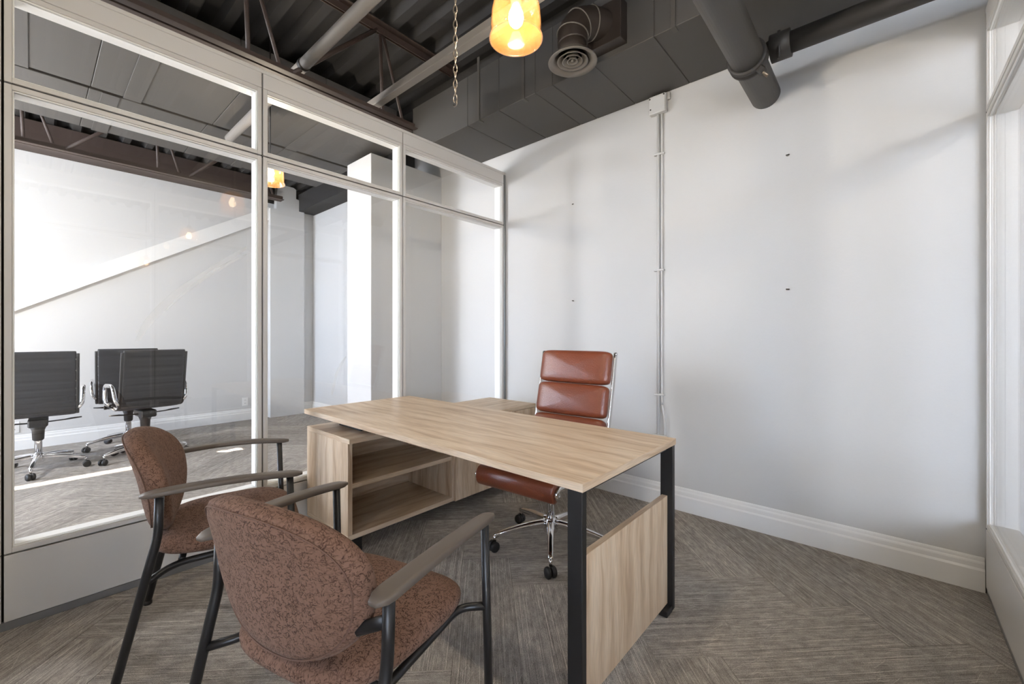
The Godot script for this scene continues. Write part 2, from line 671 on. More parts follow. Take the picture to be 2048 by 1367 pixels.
	var ob := thing("street_building", "low plain building across the street", "building", W(-2.0, -0.15, -22.0))
	boxpart("wall", Vector3(-30, 0, -4), Vector3(30, 3.0, 4), M["wall paint"], ob, 0.0)
	boxpart("parapet", Vector3(-30.1, 3.0, -4.1), Vector3(30.1, 3.25, 4.1), M["awning"], ob, 0.0)
	var gr := setting("ground", "pale concrete pavement in front of the building")
	boxpart("pavement", W(-40, -0.35, -60), W(40, -0.15, FRONT), M["concrete"], gr, 0.0)

func plank(poly: PackedVector2Array, org: Vector2, along: Vector2, across: Vector2) -> MeshInstance3D:
	var g := geo()
	var c := Vector3.ZERO
	var cen := Vector2.ZERO
	for p in poly: cen += p
	cen /= poly.size()
	var off := Vector2(rng.randf(), rng.randf())
	var top := []
	var uv := []
	for p in poly:
		top.append(Vector3(p.x - cen.x, 0, -(p.y - cen.y)))
		uv.append(Vector2((p - org).dot(along) + off.x, (p - org).dot(across) * 4.0 + off.y))
	g.poly(top, Vector3(0, -1, 0), uv)
	for i in top.size():
		var a: Vector3 = top[i]
		var b: Vector3 = top[(i + 1) % top.size()]
		var d := Vector3(0, -0.005, 0)
		g.poly([a, b, b + d, a + d], Vector3(0, -0.002, 0), [uv[i], uv[i], uv[i], uv[i]])
	var o := MeshInstance3D.new()
	o.name = "carpet_plank"
	o.mesh = g.mesh()
	o.material_override = M["carpet %d" % (rng.randi() % 4)]
	o.position = W(cen.x, 0, cen.y)
	return o

func baseboard(called: String, label: String, a: Vector3, b: Vector3, out: Vector3) -> void:
	var bb := setting(called, label)
	var prof := [Vector2(0, 0), Vector2(0.019, 0), Vector2(0.019, 0.098), Vector2(0.0165, 0.102), Vector2(0.0125, 0.108), Vector2(0.0125, 0.128), Vector2(0.0105, 0.134), Vector2(0.007, 0.139), Vector2(0.0065, 0.150), Vector2(0.004, 0.156), Vector2(0, 0.158)]
	var along := b - a
	part("moulding", geo().prism(prof, 0.0, along.length(), Transform3D(Basis(out, Vector3.UP, along.normalized()), a)).mesh(), M["trim paint"], bb)

# ---------------------------------------------------------------- partitions
func build_partitions() -> void:
	var wl := setting("wall_left", "glazed office partition with pale frames and kick panels")
	partition(wl, LEFT, -1.0, [2.924, 1.818, 0.877, -0.075, -1.02, -1.68], 1, "left")
	smear(get_node("window_5"), [Vector2(274, 682), Vector2(300, 640), Vector2(350, 592), Vector2(420, 542), Vector2(494, 494)], 0.022)
	smear(get_node("window_5"), [Vector2(330, 622), Vector2(380, 576), Vector2(450, 530), Vector2(494, 508)], 0.010)
	smear(get_node("window_3"), [Vector2(664, 790), Vector2(674, 745), Vector2(692, 712)], 0.012)
	var wr := setting("wall_right", "glazed partition with grey frames beside the bare wall")
	partition(wr, RIGHT, 1.0, [2.92, 1.86, 0.86, -0.14, -1.0, -1.68], 11, "right")

# face: x of the room face, dir: which way the thickness goes, posts from far to near
func partition(root: Node3D, face: float, dir: float, posts: Array, first: int, side: String) -> void:
	var th := 0.10
	var bk := face + dir * th
	var core := face + dir * 0.022     # grooves are recessed behind the frame faces
	var g := 0.0036
	var ys := 0.308
	var ym := 2.226
	var yh := 2.612
	var yt := 2.70
	var where := ["with the column behind it", "with the black chairs behind it"]
	var m: Material = M["partition paint"]
	# end post against the back wall
	if side == "left":
		boxpart("end_post", W(face, 0, posts[0] + 0.006), W(bk, 2.70, BACK - 0.001), M["aluminium"], root)
	else:
		boxpart("end_post", W(face + 0.004, 0, posts[0] + 0.004), W(bk, 2.70, BACK - 0.001), M["gasket"], root)
	boxpart("top_track", W(face + dir * 0.002, yt, posts[-1]), W(bk - dir * 0.002, 2.722, BACK - 0.001), m, root)
	boxpart("floor_track", W(face + dir * 0.004, 0, posts[-1]), W(bk - dir * 0.004, 0.034, posts[0] + 0.005), M["aluminium"], root)
	for i in posts.size() - 1:
		var n1: float = posts[i] - g
		var n0: float = posts[i + 1] + g
		# recessed joint behind the groove
		boxpart("joint", W(core, 0.034, posts[i + 1] - 0.01), W(bk - dir * 0.012, yt, posts[i + 1] + 0.01), M["gasket"], root, 0.0)
		boxpart("kick_panel", W(face, 0.036, n0), W(bk, ys - g, n1), m, root)
		boxpart("joint", W(core, ys - 0.01, n0), W(bk - dir * 0.012, ys + 0.01, n1), M["gasket"], root, 0.0)
		boxpart("joint", W(core, ym - 0.01, n0), W(bk - dir * 0.012, ym + 0.01, n1), M["gasket"], root, 0.0)
		boxpart("header_panel", W(face, yh + 0.002, n0), W(bk, yt - 0.002, n1), m, root)
		for k in 2:
			var y0: float = ys + g if k == 0 else ym + g
			var y1: float = ym - g if k == 0 else yh
			var wn := setting("window_%d" % (first + i * 2 + k), "%s glass pane of the %s partition, bay %d from the back wall" % ["tall lower" if k == 0 else "low upper", side, i + 1])
			window(wn, face, dir, th, n0, n1, y0, y1, m)

func window(root: Node3D, face: float, dir: float, th: float, n0: float, n1: float, y0: float, y1: float, m: Material) -> void:
	var fr := 0.021
	var bk := face + dir * th
	for q in [["stile", n0, n0 + fr, y0, y1], ["stile", n1 - fr, n1, y0, y1], ["rail", n0 + fr, n1 - fr, y0, y0 + fr], ["rail", n0 + fr, n1 - fr, y1 - fr, y1]]:
		boxpart(q[0], W(face, q[3], q[1]), W(bk, q[4], q[2]), m, root, 0.0015)
	var gl := face + dir * 0.014
	# glazing beads either side of the pane
	for e in [[0.007, 0.0135, 0.005], [0.0225, 0.055, 0.006], [0.0555, 0.094, 0.003]]:
		var b := geo()
		var bd: float = e[2]
		var a0: float = face + dir * e[0]
		var a1: float = face + dir * e[1]
		for q in [[n0 + fr, n0 + fr + bd, y0 + fr, y1 - fr], [n1 - fr - bd, n1 - fr, y0 + fr, y1 - fr], [n0 + fr + bd, n1 - fr - bd, y0 + fr, y0 + fr + bd], [n0 + fr + bd, n1 - fr - bd, y1 - fr - bd, y1 - fr]]:
			var lo := W(a0, q[2], q[0])
			var hi := W(a1, q[3], q[1])
			b.box((lo + hi) * 0.5, (hi - lo).abs(), 0.0012)
		part("glazing_bead", b.mesh(), M["trim paint"], root)
	boxpart("pane", W(gl, y0 + fr, n0 + fr), W(gl + dir * 0.008, y1 - fr, n1 - fr), M["glass"], root, 0.0)

# dried cleaning smear on the meeting room side of a pane, from pixels on the glass plane
func smear(root: Node3D, px: Array, width: float) -> void:
	var gx := LEFT - 0.0235
	var pts := []
	for p in px:
		var u: float = (p.x - 1024.0) / 847.55
		var v: float = (669.75 - p.y) / 847.55
		var cy := cos(0.721821)
		var sy := sin(0.721821)
		var t: float = gx / (u * cy - sy)
		pts.append(W(gx, 1.2 + t * v, t * (u * sy + cy)))
	var path := curve(pts, 8)
	var sz := []
	for i in path.size(): sz.append(Vector2(width * (0.35 + 0.65 * sin(PI * i / (path.size() - 1.0))), 0.0002))
	part("smear", geo().sweep(path, sz, 8, Vector3.RIGHT).mesh(), M["smear"], root)

# ---------------------------------------------------------------- ceiling
func build_ceiling() -> void:
	var ce := setting("ceiling", "dark corrugated steel roof deck")
	# ribs run along x; each sheet is four ribs wide
	var pitch := 0.20
	var n := FRONT - 0.1
	while n < BACK + 0.1:
		var pts := []
		for k in 4:
			var o := k * pitch
			pts.append_array([Vector2(o, 0), Vector2(o + 0.062, 0), Vector2(o + 0.088, 0.062), Vector2(o + 0.174, 0.062)])
		pts.append(Vector2(4 * pitch, 0))
		var low := pts.duplicate()
		low.reverse()
		for p in low: pts.append(p + Vector2(0, 0.005))
		# profile in (n, y), extruded along x
		part("deck_sheet", geo().prism(pts, 0.0, 12.0, Transform3D(Basis(Vector3(0, 0, -1), Vector3.UP, Vector3(1, 0, 0)), W(-7.0, DECK, n))).mesh(), M["dark ceiling"], ce)
		n += 4 * pitch
	boxpart("roof", W(-7.1, DECK + 0.075, FRONT - 0.15), W(5.0, DECK + 0.2, BACK + 0.3), M["dark ceiling"], ce, 0.0)
	# joists
	joist(-2.724, "dark brown open-web steel joist above the left glass partition")
	joist(-0.10, "dark brown open-web steel joist above the right side of the office")
	joist(-5.3, "dark brown open-web steel joist over the meeting room chairs")
	# bridging channel and conduits between joists
	var b := thing("ceiling_strut", "grey steel strut crossing under the roof deck behind the lamp", "strut", W(-1.3, 2.86, 1.64))
	part("flange", geo().box(Vector3(0, -0.018, 0), Vector3(3.1, 0.006, 0.05), 0.001).mesh(), M["grey pipe"], b)
	part("web", geo().box(Vector3(0, 0.008, 0.022), Vector3(3.1, 0.046, 0.006), 0.001).mesh(), M["grey pipe"], b)
	var c := thing("ceiling_pipe", "light grey pipe crossing above the glass partition", "pipe", W(-2.0, 2.875, 1.12))
	part("pipe", geo().tube([Vector3(-2.2, 0, 0), Vector3(2.2, 0, 0)], 0.034, 16).mesh(), M["grey pipe"], c)
	part("pipe_clamp", geo().tube([Vector3(-0.72, 0, 0), Vector3(-0.69, 0, 0)], 0.039, 16).mesh(), M["coupling"], c)
	# main duct along the back wall
	var d := thing("rectangular_duct", "long dark grey rectangular duct along the back wall", "duct", W(0, 2.903, BACK))
	var xs := [-3.30, -2.55, -2.20, -1.85, -1.70, -1.38, -0.99, -0.55, 0.15, 0.9, 2.0]
	for i in xs.size() - 1:
		boxpart("duct_section", Vector3(xs[i] + 0.0015, 0, 0.002), Vector3(xs[i + 1] - 0.0015, 0.40, 0.602), M["duct paint"], d, 0.003)
		if i > 0:
			boxpart("seam", Vector3(xs[i] - 0.010, 0.004, 0.004), Vector3(xs[i] + 0.010, 0.396, 0.598), M["duct seam"], d, 0.0)
	for x in [-2.42, -1.96, -0.88, 0.4]:
		var hs := boxpart("hanger_strap", Vector3(x - 0.013, -0.004, 0.604), Vector3(x + 0.013, 0.50, 0.608), M["dark pipe"], d, 0.0005)
		boxpart("strap_foot", Vector3(-0.013, -0.252, -0.05), Vector3(0.013, -0.248, 0.0), M["dark pipe"], hs, 0.0005)
	# round diffuser on a flexible elbow
	var v := thing("ceiling_diffuser", "round grey ceiling diffuser hanging from the duct elbow", "vent", W(-1.375, 2.80, 2.10))
	var rings := []
	var prof := [Vector2(0.086, 0.05), Vector2(0.093, 0.045), Vector2(0.102, 0.028), Vector2(0.120, 0.010), Vector2(0.140, 0.0), Vector2(0.143, -0.004), Vector2(0.139, -0.007), Vector2(0.116, 0.002), Vector2(0.098, 0.018), Vector2(0.089, 0.034), Vector2(0.084, 0.045)]
	part("outer_cone", geo().lathe(prof, 40).mesh(), M["diffuser paint"], v)
	for k in 3:
		var r: float = [0.088, 0.058, 0.030][k]
		var pr := [Vector2(r * 0.62, 0.040), Vector2(r * 0.72, 0.022), Vector2(r, 0.004), Vector2(r + 0.003, 0.0), Vector2(r - 0.004, 0.001), Vector2(r * 0.66, 0.020), Vector2(r * 0.56, 0.040)]
		part("inner_cone", geo().lathe(pr, 32).mesh(), M["diffuser paint"], v)
	part("screw", geo().lathe([Vector2(0.002, 0.03), Vector2(0.009, 0.03), Vector2(0.009, 0.002), Vector2(0.002, 0.0)], 12).mesh(), M["diffuser paint"], v)
	part("neck", geo().lathe([Vector2(0.082, 0.03), Vector2(0.082, 0.13), Vector2(0.078, 0.13), Vector2(0.078, 0.03)], 28).mesh(), M["elbow paint"], v)
	var path := curve([Vector3(0, 0.10, 0), Vector3(0.0, 0.17, -0.005), Vector3(0.02, 0.235, -0.05), Vector3(0.06, 0.265, -0.13), Vector3(0.10, 0.27, -0.235)], 6)
	part("elbow", geo().tube(path, 0.088, 24).mesh(), M["elbow paint"], v)
	for k in [5, 11, 17]:
		var t: Vector3 = (path[k + 1] - path[k - 1]).normalized()
		var s := t.cross(Vector3.RIGHT).normalized()
		var u := s.cross(t)
		var loop := []
		for j in 28:
			var a := TAU * j / 28
			loop.append(path[k] + (s * cos(a) + u * sin(a)) * 0.091)
		part("band", geo().tube(loop, 0.004, 6, true).mesh(), M["diffuser paint"], v)
	boxpart("collar_box", Vector3(0.00, 0.14, -0.255), Vector3(0.22, 0.38, -0.17), M["elbow paint"], v)
	# big sprinkler main with grooved coupling and branch
	var p := thing("round_pipe", "thick dark grey pipe running into the back wall", "pipe", W(-0.545, 2.655, 0))
	part("pipe", geo().tube([Vector3(0, 0, 1.6), Vector3(0, 0, -BACK)], 0.078, 32).mesh(), M["dark pipe"], p)
	var cp := part("coupling", geo().lathe([Vector2(0.08, -0.03), Vector2(0.094, -0.03), Vector2(0.094, -0.012), Vector2(0.088, -0.010), Vector2(0.088, 0.010), Vector2(0.094, 0.012), Vector2(0.094, 0.03), Vector2(0.08, 0.03)], 32, Transform3D(Basis(Vector3.RIGHT, PI / 2), Vector3.ZERO)).mesh(), M["coupling"], p, Vector3(0, 0, -2.50))
	for s in [-1.0, 1.0]:
		part("bolt_lug", geo().box(Vector3.ZERO, Vector3(0.05, 0.035, 0.04), 0.006, 0, Vector2.ZERO, Basis(Vector3(0, 0, 1), -0.9 if s > 0 else -0.9)).mesh(), M["coupling"], cp, Vector3(0.060, -0.078, 0.0) * s)
		part("bolt", geo().tube([Vector3(-0.02, 0.03, 0), Vector3(0.03, -0.04, 0)], 0.008, 8).mesh(), M["chain steel"], cp, Vector3(0.062, -0.085, 0.0) * s)
	var bp := thing("branch_pipe", "dark branch pipe running to the right along the back wall", "pipe", W(-0.455, 2.715, 2.60))
	part("pipe", geo().tube([Vector3(0.03, 0, 0), Vector3(4.0, 0, 0)], 0.052, 24).mesh(), M["coupling"], bp)
	part("coupling", geo().tube([Vector3(0.0, 0, 0), Vector3(0.09, 0, 0)], 0.068, 20).mesh(), M["coupling"], bp)
	part("outlet", geo().tube([Vector3(-0.012, -0.01, 0.0), Vector3(0.01, 0, 0)], 0.05, 16).mesh(), M["coupling"], bp)
	part("bolt", geo().tube([Vector3(0.045, 0.05, 0.055), Vector3(0.045, -0.09, 0.055)], 0.008, 8).mesh(), M["coupling"], bp)
	# meeting room ducts
	var k1 := thing("meeting_room_duct", "wide grey duct running along the glass in the meeting room", "duct", W(-3.84, 2.95, 0))
	var ns := [-3.3, -2.0, -1.0, -0.35, 0.28, 1.0, 1.62, 2.30]
	for i in ns.size() - 1:
		boxpart("duct_section", Vector3(-0.36, 0, -ns[i + 1] + 0.0015), Vector3(0.36, 0.38, -ns[i] - 0.0015), M["duct paint"], k1, 0.003)
	for nn in [-0.06, 0.50, 1.62]:
		boxpart("strap", Vector3(-0.37, -0.006, -nn - 0.05), Vector3(0.37, -0.001, -nn + 0.05), M["duct paint"], k1, 0.001)
	var k2 := thing("side_duct", "second grey duct beside the wide duct in the meeting room", "duct", W(-4.78, 3.0, 0))
	for i in range(3, ns.size() - 1):
		boxpart("duct_section", Vector3(-0.42, 0, -ns[i + 1] + 0.0015), Vector3(0.42, 0.32, -ns[i] - 0.0015), M["duct paint"], k2, 0.003)
	for nn in [0.40, 1.45]:
		boxpart("strap", Vector3(-0.43, -0.006, -nn - 0.05), Vector3(0.43, -0.001, -nn + 0.05), M["duct paint"], k2, 0.001)
	var be := thing("ceiling_beam", "dark beam along the top of the meeting room's back wall", "beam", W(-5.5, 3.08, BACK))
	boxpart("beam", Vector3(-1.25, 0.0, 0.002), Vector3(1.4, 0.26, 0.25), M["dark ceiling"], be)
	var be2 := thing("wall_beam", "dark steel beam along the top of the meeting room's far wall", "beam", W(WEST, 3.14, -0.5))
	boxpart("beam", Vector3(0.002, 0.0, -2.75), Vector3(0.22, 0.27, 2.9), M["joist paint"], be2)

func joist(x: float, label: String) -> void:
	var j := thing("steel_joist", label, "joist", W(x, 2.77, 0))
	var m: Material = M["joist paint"]
	for s in [-1.0, 1.0]:
		boxpart("bottom_chord", Vector3(s * 0.008, 0, -1.95), Vector3(s * 0.055, 0.006, 3.2), m, j, 0.001)
		boxpart("bottom_chord", Vector3(s * 0.008, 0.006, -1.95), Vector3(s * 0.014, 0.05, 3.2), m, j, 0.001)
		boxpart("top_chord", Vector3(s * 0.008, 0.638, -2.33), Vector3(s * 0.062, 0.645, 3.2), m, j, 0.001)
		boxpart("top_chord", Vector3(s * 0.008, 0.59, -2.33), Vector3(s * 0.014, 0.638, 3.2), m, j, 0.001)
	for k in range(-4, 2):
		var o := k * 0.86
		for w in [[0.99, 0.82, 0.011], [1.06, 1.63, 0.016], [1.68, 1.66, 0.012]]:
			var a := Vector3(0, 0.03, -(w[0] + o))
			var b := Vector3(0, 0.61, -(w[1] + o))
			if w[1] + o > 2.25: continue
			if w[0] + o > 1.94:
				a.z = -1.93
			part("web_member", geo().tube([a, b], w[2], 8).mesh(), m, j)

# ---------------------------------------------------------------- desk
func build_desk() -> void:
	var x0 := -2.668
	var x1 := -0.688
	var n0 := 1.106
	var n1 := 1.870
	var t := 0.748
	var d := thing("executive_desk", "light wood laminate desk with black steel end frame", "desk", W((x0 + x1) * 0.5, 0, (n0 + n1) * 0.5))
	var hx := (x1 - x0) * 0.5
	var hn := (n1 - n0) * 0.5
	part("top", geo().box(Vector3(0, t - 0.0135, 0), Vector3(hx * 2, 0.027, hn * 2), 0.0012, 0, Vector2(0.35, 0.12)).mesh(), M["wood"], d)
	# end frame: two flat-bar legs, rails and feet
	for s in [-1.0, 1.0]:
		var lg := boxpart("leg", Vector3(hx - 0.058, 0.004, s * hn - s * 0.003), Vector3(hx - 0.004, t - 0.027, s * hn - s * 0.030), M["black steel"], d, 0.002)
		boxpart("foot", Vector3(-0.027, -0.362, -s * 0.0135), Vector3(0.027, -0.336, -s * 0.075), M["black steel"], lg, 0.003)
	boxpart("top_rail", Vector3(hx - 0.058, t - 0.052, -hn + 0.031), Vector3(hx - 0.03, t - 0.027, hn - 0.031), M["black steel"], d, 0.002)
	part("end_panel", geo().box(Vector3(hx - 0.038, 0.265, 0), Vector3(0.025, 0.47, hn * 2 - 0.064), 0.001, 1, Vector2(0.1, 0.7)).mesh(), M["wood"], d)
	boxpart("support_bar", Vector3(-hx + 0.10, t - 0.047, -0.22), Vector3(hx - 0.06, t - 0.027, -0.18), M["black steel"], d, 0.001)
	boxpart("support_bar", Vector3(-hx + 0.10, t - 0.047, 0.18), Vector3(hx - 0.06, t - 0.027, 0.22), M["black steel"], d, 0.001)
	for s in [-1.0, 1.0]:
		boxpart("standoff", Vector3(-hx + 0.14, 0.646, s * 0.20 - 0.03), Vector3(-hx + 0.40, t - 0.047, s * 0.20 + 0.03), M["black steel"], d, 0.001)

func build_credenza() -> void:
	var x0 := -2.655
	var x1 := -2.150
	var n0 := 1.118
	var n1 := 2.715
	var c := thing("credenza", "low wood laminate credenza with open shelves under the desk", "cabinet", W(x1, 0, n0))
	var dp := x1 - x0
	var ln := n1 - n0
	var yb := 0.10
	var yt := 0.645
	var p := 0.026
	var w: Material = M["wood"]
	# local: x from -dp to 0 (front at 0), z = -(n - n0)
	part("top", geo().box(Vector3(-dp * 0.5 + 0.008, yt - p * 0.5, -ln * 0.5), Vector3(dp + 0.016, p, ln), 0.001, 2, Vector2(0.2, 0.33)).mesh(), w, c)
	part("bottom_panel", geo().box(Vector3(-dp * 0.5, yb + p * 0.5, -ln * 0.5), Vector3(dp, p, ln), 0.001, 2, Vector2(0.6, 0.1)).mesh(), w, c)
	var dv := 0.735
	for q in [["side_panel", p * 0.5, 0.05], ["divider", dv, 0.35], ["side_panel", ln - p * 0.5, 0.6]]:
		part(q[0], geo().box(Vector3(-dp * 0.5, (yb + yt) * 0.5, -q[1]), Vector3(dp, yt - yb - p * 2 - 0.0005, p), 0.001, 1, Vector2(q[2], q[2] * 2.3)).mesh(), w, c)
	part("shelf", geo().box(Vector3(-dp * 0.5, 0.385, -(p + dv - p * 0.5) * 0.5), Vector3(dp - 0.01, p, dv - p * 1.5 - 0.001), 0.001, 2, Vector2(0.8, 0.55)).mesh(), w, c)
	part("back_panel", geo().box(Vector3(-dp + 0.008, (yb + yt) * 0.5, -ln * 0.5), Vector3(0.015, yt - yb - p * 2, ln - 0.054), 0.0, 2, Vector2(0.4, 0.9)).mesh(), w, c)
	var dw := (ln - dv - 0.010) * 0.5
	for k in 2:
		part("door", geo().box(Vector3(0.008, (yb + yt - p) * 0.5 - 0.001, -(dv + 0.004 + dw * (k + 0.5) + 0.002 * k)), Vector3(0.018, yt - yb - p - 0.004, dw), 0.001, 1, Vector2(0.3 + k * 0.4, 0.2)).mesh(), w, c)
	for s in [[-0.06, -0.07], [-dp + 0.06, -0.07], [-0.06, -ln + 0.07], [-dp + 0.06, -ln + 0.07]]:
		boxpart("leg", Vector3(s[0] - 0.03, 0, s[1] - 0.03), Vector3(s[0] + 0.03, yb, s[1] + 0.03), M["black steel"], c, 0.003)

# ---------------------------------------------------------------- swivel chairs
# star base; local -z is the front
func star_base(root: Node3D, spin: float, r: float, top: float) -> void:
	var b := Node3D.new()
	b.name = "base"
	root.add_child(b, true)
	b.rotation.y = spin
	part("hub", geo().lathe([Vector2(0.03, 0.075), Vector2(0.042, 0.085), Vector2(0.042, 0.135), Vector2(0.03, 0.155), Vector2(0.028, 0.16)], 20).mesh(), M["chrome"], b)
	for k in 5:
		var a := TAU * k / 5.0
		var dir := Vector3(cos(a), 0, sin(a))
		var path := []
		var sz := []
		for i in 9:
			var t := i / 8.0
			path.append(dir * lerpf(0.02, r, t) + Vector3(0, 0.128 - 0.040 * t * t, 0))
			sz.append(Vector2(lerpf(0.024, 0.013, t), lerpf(0.026, 0.012, t)))
		var arm := part("star_arm", geo().sweep(path, sz, 12, Vector3.UP, 3.0).mesh(), M["chrome"], b)
		var at := dir * r
		part("caster_stem", geo().tube([at + Vector3(0, 0.09, 0), at + Vector3(0, 0.055, 0)], 0.009, 8).mesh(), M["chrome"], arm)
		var ax := Vector3(cos(a + 1.1), 0, sin(a + 1.1))
		for s in [-1.0, 1.0]:
			var xf := Transform3D(Basis(ax.cross(Vector3.UP), ax, Vector3.UP).orthonormalized(), at + Vector3(0, 0.0285, 0) + dir * 0.008 + ax * (s * 0.015))
			part("caster_wheel", geo().lathe([Vector2(0.004, -0.0115), Vector2(0.023, -0.0115), Vector2(0.0285, -0.006), Vector2(0.0285, 0.006), Vector2(0.023, 0.0115), Vector2(0.004, 0.0115)], 20, xf).mesh(), M["black plastic"], arm)
	part("column", geo().tube([Vector3(0, 0.15, 0), Vector3(0, top, 0)], 0.024, 18).mesh(), M["chrome"], root)

func pad_bar(g: Geo, a: Vector3, b: Vector3, normal: Vector3, half_w: float, thick: float) -> Geo:
	# soft rectangular pad between a and b (its length) bulging along normal
	var len := (b - a).length()
	var t := (b - a).normalized()
	var mid := (a + b) * 0.5
	var outline := func(an: float) -> Vector2:
		var c := cos(an)
		var s := sin(an)
		var e := 2.0 / 9.0
		return Vector2(signf(c) * pow(absf(c), e) * half_w, signf(s) * pow(absf(s), e) * len * 0.5)
	var bend := func(p: Vector3) -> Vector3:
		return mid + Vector3.RIGHT * p.x + t * p.y + normal * p.z
	return cushion(g, outline, thick, bend, 14, 56, 0.22, 0.25)

func build_office_chairs() -> void:
	var c := thing("executive_chair", "tan leather high-back swivel chair with chrome frame behind the desk", "office chair", W(-1.437, 0, 1.968), deg_to_rad(184.0))
	star_base(c, deg_to_rad(-22.0), 0.325, 0.40)
	boxpart("tilt_mechanism", Vector3(-0.055, 0.36, -0.15), Vector3(0.055, 0.425, 0.10), M["black plastic"], c, 0.008)
	boxpart("tension_box", Vector3(-0.10, 0.345, -0.09), Vector3(-0.05, 0.41, -0.03), M["black plastic"], c, 0.006)
	# side rails
	var prof := [Vector2(-0.335, 0.425), Vector2(-0.345, 0.445), Vector2(-0.31, 0.462), Vector2(-0.12, 0.452), Vector2(0.06, 0.447), Vector2(0.145, 0.475), Vector2(0.195, 0.56), Vector2(0.235, 0.70), Vector2(0.285, 0.90), Vector2(0.325, 1.085)]
	for s in [-1.0, 1.0]:
		var path := []
		for q in prof: path.append(Vector3(s * 0.252, q.y, q.x))
		part("side_rail", geo().sweep(curve(path, 5), [Vector2(0.008, 0.016)], 10, Vector3.UP, 3.0).mesh(), M["chrome"], c)
		part("rail_cap", geo().lathe([Vector2(0.003, -0.012), Vector2(0.012, -0.008), Vector2(0.012, 0.008), Vector2(0.003, 0.012)], 14, Transform3D(Basis(Vector3(0, 0, 1), PI / 2), Vector3(s * 0.252, 1.085, 0.325))).mesh(), M["chrome"], c)
	for y in [[0.10, 0.425], [-0.20, 0.435]]:
		part("cross_bar", geo().tube([Vector3(-0.25, y[1], y[0]), Vector3(0.25, y[1], y[0])], 0.012, 10).mesh(), M["chrome"], c)
	# pads: front roll, seat, back
	var pads := [
		[Vector3(0, 0.478, -0.335), Vector3(0, 0.470, -0.165), Vector3(0, 1, 0), 0.075],
		[Vector3(0, 0.470, -0.170), Vector3(0, 0.466, 0.005), Vector3(0, 1, 0), 0.075],
		[Vector3(0, 0.468, 0.0), Vector3(0, 0.51, 0.150), Vector3(0, 0.95, -0.3), 0.07],
		[Vector3(0, 0.53, 0.165), Vector3(0, 0.705, 0.222), Vector3(0, 0.30, -0.95), 0.075],
		[Vector3(0, 0.708, 0.222), Vector3(0, 0.898, 0.268), Vector3(0, 0.24, -0.97), 0.075],
		[Vector3(0, 0.900, 0.268), Vector3(0, 1.10, 0.314), Vector3(0, 0.22, -0.975), 0.075]]
	for q in pads:
		var nn: Vector3 = (q[2] as Vector3).normalized()
		part("pad", pad_bar(geo(), q[0] + nn * 0.006, q[1] + nn * 0.006, nn, 0.244, q[3]).mesh(), M["tan leather"], c)
	# front edge rolls down
	part("front_roll", geo().sweep([Vector3(-0.242, 0.447, -0.338), Vector3(-0.236, 0.447, -0.338), Vector3(0.236, 0.447, -0.338), Vector3(0.242, 0.447, -0.338)], [Vector2(0.03, 0.045), Vector2(0.036, 0.052), Vector2(0.036, 0.052), Vector2(0.03, 0.045)], 20).mesh(), M["tan leather"], c)

	# black conference chairs
	var k := conference_chair()
	k.position = W(-5.62, 0, 0.045)
	k.rotation.y = deg_to_rad(88.0)
	k.set_meta("label", "black ribbed conference chair nearest the glass partition's end frame")
	copy(k, "black ribbed conference chair half hidden behind another chair back", W(-6.15, 0, 0.70), deg_to_rad(84.0))
	copy(k, "black ribbed conference chair with bare carpet beside it, in front of another", W(-5.50, 0, 0.75), deg_to_rad(97.0))

func conference_chair() -> Node3D:
	var c := thing("conference_chair", "", "office chair", Vector3.ZERO, 0.0, "black chairs in the meeting room")
	star_base(c, -0.419, 0.32, 0.42)
	boxpart("tilt_mechanism", Vector3(-0.06, 0.40, -0.12), Vector3(0.06, 0.47, 0.12), M["black plastic"], c, 0.01)
	part("column_cover", geo().lathe([Vector2(0.028, 0.27), Vector2(0.036, 0.28), Vector2(0.04, 0.36), Vector2(0.06, 0.42)], 16).mesh(), M["black plastic"], c)
	for s in [-1.0, 1.0]:
		part("lever", geo().sweep([Vector3(s * 0.05, 0.43, 0.02), Vector3(s * 0.16, 0.435, 0.02), Vector3(s * 0.2, 0.44, 0.02), Vector3(s * 0.27, 0.445, 0.02)], [Vector2(0.006, 0.006), Vector2(0.006, 0.006), Vector2(0.012, 0.008), Vector2(0.009, 0.006)], 8).mesh(), M["black plastic"], c)
	# one continuous ribbed sling: seat and back
	var prof := curve([Vector3(0, 0.475, -0.25), Vector3(0, 0.515, -0.23), Vector3(0, 0.508, -0.05), Vector3(0, 0.50, 0.10), Vector3(0, 0.53, 0.19), Vector3(0, 0.62, 0.225), Vector3(0, 0.80, 0.255), Vector3(0, 1.06, 0.30)], 18)
	var split := 0
	for i in prof.size():
		if prof[i].z > 0.17 and split == 0: split = i
	for piece in [["seat", 0, split], ["backrest", split, prof.size() - 1]]:
		var path := []
		var sz := []
		for i in range(piece[1], piece[2] + 1):
			path.append(prof[i])
			sz.append(Vector2(0.232 - (0.004 if i % 6 == 0 else 0.0), 0.014 - (0.006 if i % 6 == 0 else 0.0)))
		part(piece[0], geo().sweep(path, sz, 16, Vector3.UP, 6.0).mesh(), M["black leather"], c)
	for s in [-1.0, 1.0]:
		var rail := []
		for i in range(0, prof.size(), 4): rail.append(prof[i] + Vector3(s * 0.240, -0.002, 0.004))
		part("side_rail", geo().sweep(rail, [Vector2(0.006, 0.012)], 8).mesh(), M["black steel"], c)
		var arm := bent([Vector3(s * 0.245, 0.53, -0.06), Vector3(s * 0.275, 0.56, -0.10), Vector3(s * 0.275, 0.72, -0.08), Vector3(s * 0.275, 0.73, 0.16), Vector3(s * 0.27, 0.60, 0.21), Vector3(s * 0.245, 0.56, 0.20)], 0.06, 5)
		part("armrest", geo().sweep(arm, [Vector2(0.024, 0.016)], 12, Vector3.RIGHT).mesh(), M["chrome"], c)
	return c

